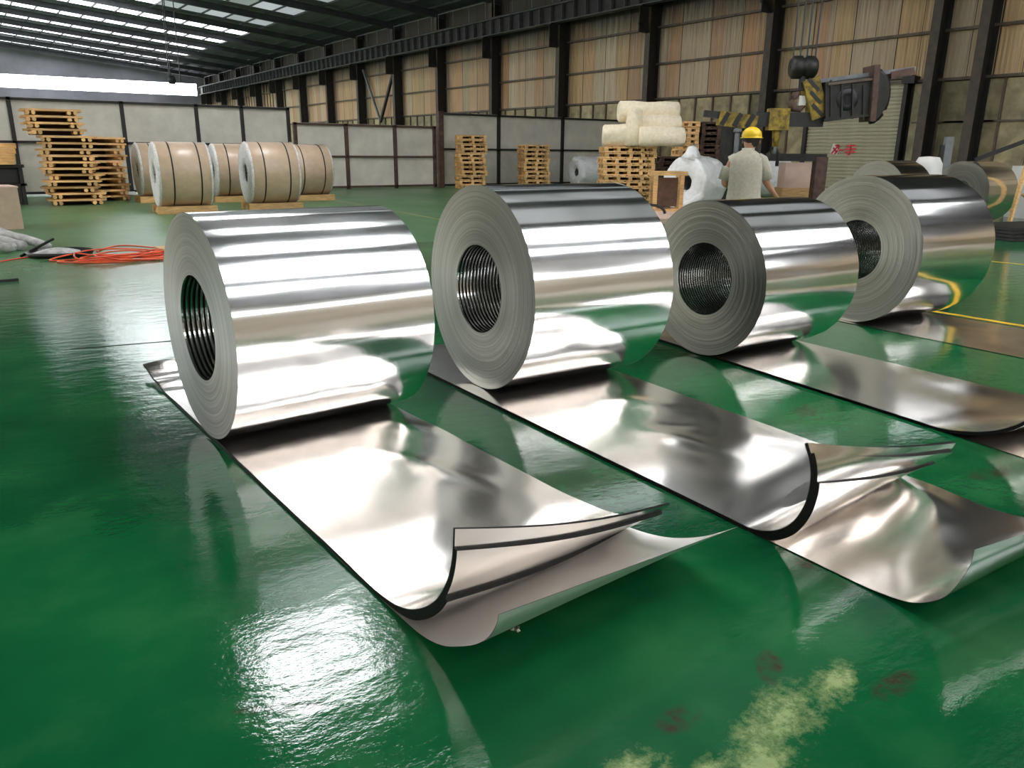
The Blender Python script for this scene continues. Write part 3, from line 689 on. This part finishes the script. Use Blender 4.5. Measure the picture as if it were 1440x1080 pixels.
# ------------------------------------------------------------------ plastic wrapped coils
def wrapped(x, y, R, W, th, z0, label, amp=.03, ear=False, rh=.24, skid=True):
    t = empty('film_wrapped_coil', (x, y, 0), th, label, 'coil', 'coils wrapped in white film'); zc = R + z0
    sd = random.random() * 20
    def f(xx, r, a): 
        n_ = noise.noise(Vector((xx * 2.5 + sd, math.cos(a) * 2.2, math.sin(a) * 2.2)))
        n2 = noise.noise(Vector((xx * 8 + sd, math.cos(a) * 7, math.sin(a) * 7)))
        return r * (1 + amp * n_ * 2 + amp * .6 * n2)
    pr = [(.12, rh * .8), (.01, rh), (-.02, R * .5), (-.01, R * .75), (.0, R * .93), (.05, R)] + [(W * k / 8, R) for k in range(1, 8)] + [(W - .03, R), (W, R * .92), (W, rh)]
    MB().lathe(pr, 72, fn=f).build('film_wrap', M['wrap'], t, True, (0, 0, zc))
    MB().lathe([(.10, rh * .8), (W - .02, rh * .8)], 32).build('core', M['rail_steel'], t, True, (0, 0, zc))
    if ear:
        MB().tube([(.15, -.05, 0), (.2, -.08, .18), (.16, -.1, .34), (.2, -.12, .42)], [.28, .20, .12, .05], 14).build('film_bunch', M['wrap'], t, True, (0, 0, zc + R - .12))
        MB().tube([(.0, .3, -R + .1), (-.12, .0, -R * .95), (-.1, -.35, -R * .8), (.0, -.62, -R * .4)], [.10, .17, .16, .08], 12).build('film_bunch', M['wrap'], t, True, (0, 0, zc))
    if skid:
        for xx in (W * .2, W * .8): MB().box((xx, 0, z0 / 2), (.12, .9, z0)).build('skid', M['pine'], t)
    return t
wrapped(16.0, 14.75, .68, 1.0, .12, .12, 'film-wrapped coil with a bunched top just left of the worker', .04, True)
wrapped(22.1, 17.4, .60, 1.25, -.55, .16, 'smooth white film-wrapped coil just right of the worker', .012)
wrapped(23.6, 28.4, .66, 1.5, -.12, .02, 'crumpled film-wrapped coil standing before the long grey screen', .10, skid=False)

# crate frame, board platform
t = empty('wooden_crate_frame', (14.95, 14.35, .1), -.62, 'open light wooden crate frame below the cream rolls', 'crate')
for xx in (-.33, .33):
    for yy in (-.25, .25): MB().box((xx, yy, .5), (.10, .08, .9)).build('post', M['pine'], t)
for z in (.05, .96):
    for yy in (-.25, .25): MB().box((0, yy, z), (.9, .10, .10)).build('rail', M['pine'], t)
MB().box((0, 0, .5), (.5, .3, .7)).build('dark_box', M['darkwood'], t)
t = empty('board_stack', (14.3, 13.3, 0), -.6, 'flat stack of pinkish boards on the floor behind the second coil', 'boards')
for i in range(3): MB().box((.02 * i, -.02 * i, .03 + .045 * i), (2.6, 2.3, .04)).build('board', M['paper'], t)
for k, (xx, yy) in enumerate(((12.95, 13.9), (13.55, 13.5))):
    pts = [(xx + .3 * math.cos(a), yy - .2 * math.cos(a), .17 + .2 * math.sin(a)) for a in [PI * i / 8 for i in range(9)]]
    o = MB().tube(pts, .035, 6).build('rubber_arch', M['black'], None, True); tag(o, ['left', 'right'][k] + ' one of two small black rubber arches on the pinkish boards', 'bracket')

# ------------------------------------------------------------------ uncoiler frame behind the worker
t = empty('uncoiler_frame', (19.3, 14.0, 0), -.6, 'dark steel machine frame with a crossbar to the right of the worker', 'machine')
MB().box((0, 0, 1.46), (2.1, .22, .20)).build('crossbar', M['machine'], t)
MB().box((.92, 0, .75), (.32, .3, 1.45)).build('upright', M['rust'], t)
MB().box((-1.35, .2, 1.2), (.9, .5, 2.4)).build('cabinet', M['machine'], t)
MB().box((.2, .1, .22), (2.6, .5, .16)).build('base_beam', M['yellow'], t)
MB().tube([(-1.5, -.1, 2.1), (-1.5, -.1, 1.3)], .07, 10).build('piston', M['rail_steel'], t, True)
MB().lathe([(2.1, .02), (2.1, .1), (2.14, .12), (2.2, .1), (2.24, .03)], 16, axis='z', c=(-1.5, -.1, 0)).build('piston_cap', M['rail_steel'], t, True)
t = empty('carton', (20.75, 14.55, 0), -.6, 'pinkish crate standing behind the dark machine crossbar', 'crate')
MB().box((0, .2, .95), (1.0, .6, .72)).build('box_body', M['paper'], t); MB().box((0, .2, .3), (1.1, .66, .58)).build('box_base', M['pine'], t)

# ------------------------------------------------------------------ hanging coil tongs
HB = Vector((15.72, 11.25, 0)); ax = Vector((.8168, -.5768, 0)); 
def hp(a, z, d=0): return (HB.x + ax.x * a + .5768 * d, HB.y + ax.y * a + .8168 * d, z)
t = empty('pulley_block', (HB.x, HB.y, 3.36), -.615, 'dark round crane pulley block hanging on four cables', 'pulley block')
MB().lathe([(-.28, .02), (-.28, .17), (-.22, .235), (-.06, .24), (-.03, .20), (.03, .20), (.06, .24), (.22, .235), (.28, .17), (.28, .02)], 32).build('sheave_housing', M['darksteel'], t, True)
MB().box((0, -.02, -.33), (.10, .12, .3)).build('shank', M['steel'], t)
hk = [(.0, 0, -.42), (-.03, 0, -.52), (-.14, 0, -.60), (-.2, 0, -.72), (-.12, 0, -.84), (.02, 0, -.86), (.12, 0, -.78)]
MB().tube(hk, [.05, .06, .08, .09, .085, .07, .03], 10).build('hook', M['rust'], t, True)
MB().box((.05, 0, -.68), (.16, .08, .20)).build('tag_plate', M['white'], t)
for xx in (-.24, -.09, .06, .24): MB().tube([(xx, 0, .12), (xx * 1.2 + .03, 0, 8.9)], .018, 5).build('cable', M['black'], t)
t = empty('coil_tongs', (HB.x, HB.y, 2.7), -.615, 'yellow and black coil lifting tongs hanging under the pulley block', 'lifting tongs')
def bx(nm, c, d, m_, ry=0, rx=0): return MB().box(c, d, Matrix.Rotation(ry, 3, 'Y') @ Matrix.Rotation(rx, 3, 'X')).build(nm, M[m_], t)
bx('top_bar', (1.25, 0, .50), (2.4, .14, .08), 'rail_steel', -.13)
bx('striped_plate', (.30, 0, .02), (.36, .3, .85), 'yellow', -.35)
bx('drive_housing', (.98, 0, .0), (1.0, .5, .82), 'machine', -.12)
bx('side_plate', (1.50, -.05, .12), (.12, .6, 1.15), 'rust', -.05)
MB().lathe([(-.02, .02), (-.02, .12), (.0, .23), (-.04, .25), (-.06, .23)], 32, axis='z').build('motor_cover', M['black'], t, True)
mc = C.objects[-1]; mc.rotation_euler = (PI / 2, 0, 0); mc.location = (.95, -.27, .0)
wv = [(1.60 + .30 * math.sin(a), 0, .08 + .50 * math.cos(a)) for a in [PI * i / 12 for i in range(13)]]
MB().tube(wv, (.09), 8).build('half_wheel', M['darksteel'], t, True)
MB().add([(1.6, -.1, .58)] + [(1.60 + .30 * math.sin(a), -.1, .08 + .50 * math.cos(a)) for a in [PI * i / 12 for i in range(13)]] + [(1.6, -.1, -.42)], [tuple(range(15))]).build('wheel_plate', M['machine'], t)
for k in range(3): bx('hazard_stripe', (.22 + .07 * k, -.16, .30 - .26 * k), (.34, .01, .07), 'black', .75)
for k in range(4): bx('housing_rib', (.58 + .24 * k, -.27, .02 - .03 * k), (.03, .04, .74), 'steel', -.12)
bx('housing_edge', (.98, -.27, .36), (1.0, .05, .05), 'flange', -.12)
bx('housing_edge', (.98, -.27, -.38), (1.0, .05, .05), 'steel', -.12)
bx('rusty_cap', (2.15, -.0, .56), (.5, .2, .14), 'rust', -.2)
bx('lower_arm', (-.2, 0, -.42), (1.5, .16, .30), 'steel', .0)
bx('claw_yellow', (-.45, -.02, -.42), (.44, .26, .46), 'yellow', 0)
MB().tube([(-.45, -.02, -.62), (-.45, -.02, -1.0)], [.10, .06], 10).build('claw_neck', M['yellow'], t, True)
MB().tube([(-.45, -.02, -.9), (-.45, -.02, -1.15)], .04, 8).build('claw_rod', M['rail_steel'], t, True)
sh = [(-.58, 0, -1.42), (-.58, 0, -1.15), (-.52, 0, -1.04), (-.42, 0, -1.04), (-.36, 0, -1.15), (-.36, 0, -1.42)]
MB().tube(sh, .04, 8).build('shackle', M['steel'], t, True)
for k in range(3): bx('hazard_stripe', (-1.65 + .28 * k, -.13, -.42 - .02 * k), (.10, .02, .30), 'black', .5)
bx('left_plate', (-1.35, 0, -.45), (.85, .22, .30), 'yellow', .12)
bx('left_tip', (-1.15, 0, -.40), (1.9, .12, .14), 'steel', .10)
MB().tube([(-1.15, -.02, -.6), (-1.15, -.02, -1.15)], [.07, .05], 8).build('left_leg', M['steel'], t, True)
# pair of far crane cables
t = empty('crane_cables', (10.4, 45.2, 4.9), 0, 'thin dark crane cables hanging in the far left of the hall', 'cables')
for dx in (-.12, -.04, .42): MB().tube([(dx, 0, 0), (dx + (.3 if dx < 0 else .25) , .6, 8.0)], .028, 5).build('cable', M['black'], t)
MB().lathe([(-.1, .02), (-.1, .16), (.1, .2), (.3, .14), (.3, .02)], 12, axis='z').build('hook_block', M['steel'], t, True)

# ------------------------------------------------------------------ right-hand odds and ends
t = empty('leaning_timber', (20.3, 8.3, 0), 0, 'raw yellow timber board leaning at the right edge', 'timber')
MB().bar((0.05, 0, 1.7), (.55, .25, 3.4), .10, .05).build('board', M['pine'], t)
MB().bar((-.12, .1, 0), (.05, 0, 1.75), .10, .05).build('board', M['pine'], t)
o = MB().bar((19.75, 9.2, 1.45), (20.6, 8.0, 2.1), .09).build('steel_bar', M['steel']); tag(o, 'dark steel bar slanting beside the leaning timber', 'bar')
t = empty('white_drum', (18.9, 9.85, 0), -.6, 'white plastic sack standing between the two back coils', 'sack')
MB().lathe([(0, .2), (.03, .30), (.5, .33), (1.0, .32), (1.35, .30), (1.50, .22), (1.52, .02)], 20, axis='z', fn=lambda z, r, a: r * (1 + .06 * math.sin(5 * a + z * 3))).build('sack_body', M['white'], t, True)
t = empty('grey_post', (21.2, 10.6, 0), -.6, 'short grey square post rising behind the white sack', 'post')
MB().box((0, 0, 1.0), (.20, .12, 2.0)).build('post_body', M['rail_steel'], t); MB().box((-.17, 0, .9), (.05, .08, 1.8)).build('post_edge', M['steel'], t)
for k in range(4):
    o = MB().box((17.6 + .03 * k, 6.9, .03 + .06 * k), (2.6, 1.5 - .1 * k, .05), Matrix.Rotation(-.3, 3, 'Z')).build('steel_plate', M['machine'])
    tag(o, 'dark flat steel plate, %s of the low stack at the right edge' % ['lowest', 'second lowest', 'second highest', 'highest'][k], 'plate', 'plates at the right edge')
rnd = random.Random(3)
t = empty('scrap_heap', (22.2, 9.0, 0), 0, 'heap of rusty and wooden scrap at the right edge', 'scrap')
for k in range(16):
    a = Vector((rnd.uniform(-.7, .7), rnd.uniform(-.7, .7), rnd.uniform(.05, .6)))
    MB().bar(a, a + Vector((rnd.uniform(-.5, .5), rnd.uniform(-.5, .5), rnd.uniform(-.05, .25))), .07, .05).build('scrap_piece', M['rust'] if k % 2 else M['pine'], t)
o = MB().box((23.2, 8.6, .65), (1.6, 1.6, 1.3), Matrix.Rotation(-.4, 3, 'Z')).build('white_bale', M['white']); tag(o, 'pale bale standing behind the rightmost back coil', 'bale')

# ------------------------------------------------------------------ left-hand things
t = empty('timber_rack', (.2, 27.2, 0), 0, 'dark steel rack loaded with planks at the left edge', 'rack')
for xx in (-1.6, .3, 1.6):
    for yy in (-.5, .5): MB().box((xx, yy, .52), (.1, .1, 1.04)).build('leg', M['steel'], t)
MB().box((0, 0, 1.06), (3.4, 1.2, .08)).build('shelf', M['steel'], t); MB().box((0, 0, .55), (3.4, 1.1, .06)).build('shelf', M['machine'], t)
MB().box((0, 0, .27), (3.1, .9, .5)).build('dark_fill', M['black'], t)  # black boxes added to fill the dark space under the planks
MB().box((0, .05, .80), (3.1, .8, .42)).build('dark_fill', M['black'], t)
for k in range(4):
    o = MB().box((.15 + .1 * k, 26.9 + .02 * k, 1.175 + .145 * k), (3.1 - .15 * k, .9 - .04 * k, .14), Matrix.Rotation(.02 * k - .03, 3, 'Z')).build('plank', M['pine'])
    tag(o, 'light wooden plank, %s on the rack at the left edge' % ['lowest', 'second lowest', 'second highest', 'highest'][k], 'plank', 'planks on the rack')
t = empty('cardboard_box', (.62, 18.9, 0), .1, 'brown cardboard box at the left edge with pale top', 'box')
MB().box((0, 0, .40), (.95, 1.0, .80)).build('box_body', M['kraft'], t); MB().box((0, 0, .81), (.98, 1.03, .03)).build('lid', M['paper'], t)
t = empty('paper_stack', (.35, 19.9, 0), .1, 'white panel standing behind the cardboard box at the left edge', 'panel')
MB().box((0, 0, .75), (.9, .1, 1.5)).build('panel_body', M['white'], t)
t = empty('canvas_roll', (.55, 14.2, 0), 0, 'crumpled grey canvas bundle on the floor at the left edge', 'bundle')
f = lambda r0: (lambda x, r, a: r * (1 + .22 * noise.noise(Vector((x * 3 + r0, math.cos(a) * 2, math.sin(a) * 2)))))
for k, (a, b, r_) in enumerate([((-.7, 2.4, .36), (.62, .2, .06), .16), ((-.8, 1.6, .22), (.3, .3, .08), .17), ((-.8, 1.0, .14), (.15, -.1, .1), .13), ((-.5, 2.5, .16), (.2, 1.2, .12), .15)]):
    a = Vector(a); b = Vector(b); pts = [a.lerp(b, i / 10) + Vector((0, 0, .02 * math.sin(i * 1.7 + k))) for i in range(11)]
    MB().tube(pts, [r_ * (.9 + .1 * math.sin(i * 1.3 + k)) * (1 - .05 * i) for i in range(11)], 12).build('fold', M['canvas'], t, True)
t = empty('black_tray', (1.25, 13.5, 0), .15, 'flat black tray of rags on the floor, left of the orange hoses', 'tray')
MB().lathe([(.0, .02), (.0, .42), (.07, .46), (.075, .43), (.02, .40), (.02, .02)], 30, axis='z', fn=lambda z, r, a: r * (1.0 if math.cos(a) > -5 else 1)).build('tray_body', M['black'], t, True)
MB().lathe([(.02, .30), (.06, .24), (.10, .14), (.12, .02)], 22, axis='z', c=(-.05, 0, 0), fn=lambda z, r, a: r * (1 + .35 * math.sin(3 * a + z * 20) * math.cos(5 * a))).build('rag', M['canvas'], t, True)
MB().bar((-.5, .1, .02), (.1, .7, .18), .03).build('stick', M['black'], t)
hose_rnd = random.Random(5)
t = empty('hose_tangle', (1.9, 12.6, 0), 0, 'tangle of orange-red hoses on the floor left of the first coil', 'hoses')
for k in range(9):
    cx, cy = .1 + hose_rnd.uniform(-.15, .35), hose_rnd.uniform(-.45, .25); ph = hose_rnd.random() * 6
    A, B = hose_rnd.uniform(.45, .85), hose_rnd.uniform(.12, .38); an = hose_rnd.uniform(-.2, .3)
    pts = []
    for i in range(60):
        a = 2 * PI * i / 60; u = A * math.cos(a) * (1 + .1 * math.sin(3 * a + ph)); v = B * math.sin(a) * (1 + .25 * math.sin(2 * a + ph))
        pts.append((cx + u * math.cos(an) - v * math.sin(an), cy + u * math.sin(an) + v * math.cos(an), .014 + .012 * k * (1 + math.sin(2 * a + ph)) / 2))
    MB().tube(pts, .012, 6, close=True).build('hose_loop', M['orange'], t, True)
o = MB().tube([(.3 + .12 * i, 12.9 + .25 * math.sin(i * .35) + .06 * i, .012) for i in range(9)], .010, 6).build('extension_cable', M['orange'], None, True); tag(o, 'thin orange cord running from the left edge to the black tray', 'cord')
o = MB().tube([(1.75 + .9 * i / 12, 13.6 + .7 * math.sin(PI * i / 12), .012) for i in range(13)], .011, 6).build('extension_cable', M['orange'], None, True); tag(o, 'thin orange cord arching behind the hose tangle', 'cord')
t = empty('orange_mat', (2.85, 13.2, 0), .1, 'small orange-yellow board lying at the right end of the hose tangle', 'board')
MB().box((0, 0, .02), (.45, .9, .04)).build('mat_body', M['pine'], t)
o = MB().box((.33, 11.07, .015), (.42, .05, .03), Matrix.Rotation(.1, 3, 'Z')).build('black_bar', M['black']); tag(o, 'short black bar on the green floor at the left edge', 'bar')
o = MB().box((4.9, 30.9, .05), (1.1, .3, .10)).build('light_gap', M['white']); tag(o, 'flat white package standing for light under the tall screen left of the kraft coils', 'strip')  # white box standing in for light showing under the screen
o = MB().lathe([(0, .001), (0, .016), (.006, .019), (.012, .012), (.014, .001)], 10, axis='z', c=(1.32, 1.83, 0), fn=lambda z, r, a: r * (1 + .3 * math.sin(3 * a))).build('foil_scrap', M['sheet'], None); tag(o, 'tiny crumpled foil scrap on the floor before the left pile', 'scrap')

# ------------------------------------------------------------------ the worker
person = empty('person', (7.42, 5.92, 0), -1.02, 'worker in grey short-sleeved shirt and yellow hard hat, seen from behind, arms forward', 'person')
sk = []; ed = []; rad = []
def J(p, r, par=None):
    sk.append(p); rad.append(r if isinstance(r, tuple) else (r, r))
    if par is not None: ed.append((par, len(sk) - 1))
    return len(sk) - 1
pel = J((0, 0, .95), (.15, .11)); sp1 = J((0, .0, 1.15), (.14, .10), pel); ch = J((0, .02, 1.40), (.14, .10), sp1)
nk = J((0, .04, 1.55), .055, ch); nk2 = J((.01, .06, 1.59), .05, nk)
hd1 = J((.015, .075, 1.63), (.075, .085), nk2); hd2 = J((.02, .085, 1.70), (.08, .09), hd1); hd3 = J((.02, .085, 1.765), (.06, .07), hd2)
J((.03, .175, 1.655), .018, hd1)
def arm(s, el, wr, hdv):
    sh_ = J((s * .155, .02, 1.50), .05, ch); e = J(el, .043, sh_); w_ = J(wr, .028, e)
    d = Vector(hdv).normalized(); wv_ = Vector(wr); side = d.cross(Vector((0, 0, 1))).normalized(); pc = wv_ + d * .05
    palm = J(tuple(pc), (.034, .022), w_)
    for k, (o_, l_) in enumerate(((-.03, .070), (-.01, .080), (.01, .076), (.03, .060))):
        a_ = J(tuple(pc + d * .04 + side * o_), .010, palm); b_ = J(tuple(pc + d * (.04 + l_ * .5) + side * o_ * 1.1 + Vector((0, 0, -.008))), .009, a_)
        J(tuple(pc + d * (.04 + l_ * .85) + side * o_ * 1.1 + Vector((0, 0, -.03))), .007, b_)
    th_ = J(tuple(pc - side * s * .035 + d * .01), .011, palm); J(tuple(pc - side * s * .055 + d * .045), .009, th_)
arm(1, (.225, .06, 1.23), (.32, .24, 1.08), (.3, .8, -.35))
arm(-1, (-.24, .05, 1.21), (-.14, .26, 1.14), (.4, .8, -.2))
for s in (-1, 1):
    hp_ = J((s * .09, 0, .90), .085, pel); kn = J((s * .11, .03, .49), .055, hp_); an = J((s * .12, 0, .10), .038, kn); J((s * .13, .13, .04), .03, an)
me = bpy.data.meshes.new('body'); me.from_pydata(sk, ed, []); body = link('body', me, person)
me.materials.append(M['skin'])
sm_ = body.modifiers.new('skin', 'SKIN'); sm_.use_smooth_shade = True
for i, r in enumerate(rad): me.skin_vertices[0].data[i].radius = r; me.skin_vertices[0].data[i].use_root = (i == 0)
body.modifiers.new('sub', 'SUBSURF').levels = 1; body.modifiers['sub'].render_levels = 2
def ringloft(rings, n=28, fold=0.0):
    V = []; rs = random.Random(9)
    for i, (c, rx, ry) in enumerate(rings):
        for k in range(n):
            a = 2 * PI * k / n; g = 1 + fold * (math.sin(a * 4 + i * .8) + .6 * math.sin(a * 9 - i * 1.3))
            V.append((c[0] + rx * g * math.cos(a), c[1] + ry * g * math.sin(a), c[2]))
    m_ = len(rings)
    return V, [(i * n + k, i * n + (k + 1) % n, (i + 1) * n + (k + 1) % n, (i + 1) * n + k) for i in range(m_ - 1) for k in range(n)]
q = MB(); q.add(*ringloft([((0, .0, .98), .195, .15), ((0, .0, 1.05), .188, .145), ((0, .0, 1.14), .178, .138), ((0, 0, 1.23), .180, .135), ((0, .01, 1.34), .188, .138), ((0, .01, 1.43), .190, .132), ((0, .015, 1.49), .182, .115), ((0, .02, 1.53), .145, .092), ((0, .03, 1.56), .098, .078), ((0, .04, 1.575), .070, .068), ((0, .045, 1.60), .066, .064)], fold=.024))
q.tube([(.11, .02, 1.485), (.16, .025, 1.46), (.20, .04, 1.38), (.222, .06, 1.26)], [.062, .066, .064, .066], 16, cap=False)
q.tube([(-.11, .02, 1.485), (-.16, .025, 1.46), (-.205, .035, 1.38), (-.235, .045, 1.25)], [.062, .066, .064, .066], 16, cap=False)
s_ = q.build('shirt', M['shirt'], person, True); md = s_.modifiers.new('th', 'SOLIDIFY'); md.thickness = .006
q = MB(); q.add(*ringloft([((0, 0, 1.03), .165, .125), ((0, 0, .95), .18, .135), ((0, 0, .86), .185, .135), ((0, 0, .80), .17, .12)]))
for s in (-1, 1): q.tube([(s * .09, 0, .90), (s * .10, .02, .68), (s * .11, .03, .48), (s * .115, .01, .28), (s * .12, .0, .10)], [.10, .09, .075, .07, .075], 16)
q.build('trousers', M['trouser'], person, True)
for s in (-1, 1): MB().tube([(s * .12, -.07, .05), (s * .12, 0, .06), (s * .125, .1, .05), (s * .13, .18, .035)], [(.04, .05), (.045, .06), (.045, .045), (.035, .03)], 12).build('shoe', M['shoe'], person, True)
hc = (.02, .085, 1.715)
q = MB().lathe([(-.105, .060), (-.085, .072), (-.05, .082), (0, .090), (.02, .091)], 24, axis='z', c=hc, fn=lambda z, r, a: r * (1.0 + .06 * abs(math.sin(a)))); q.build('hair', M['hair'], person, True)
q = MB().lathe([(0, .122), (.004, .120), (.006, .107), (.03, .106), (.065, .098), (.095, .075), (.115, .04), (.12, .001)], 32, axis='z', c=(.02, .09, 1.705), fn=lambda z, r, a: r * (1 + (.08 * math.sin(a) if z < .01 else .05 * abs(math.sin(a)))))
hm = q.build('hard_hat', M['helmet'], person, True); hm.modifiers.new('th', 'SOLIDIFY').thickness = .004
for s in (-1, 1): MB().lathe([(-.006, .001), (-.006, .012), (0, .02), (.006, .012), (.006, .001)], 12, axis='x', c=(.02 + s * .092, .09, 1.665)).build('ear', M['skin'], person, True)
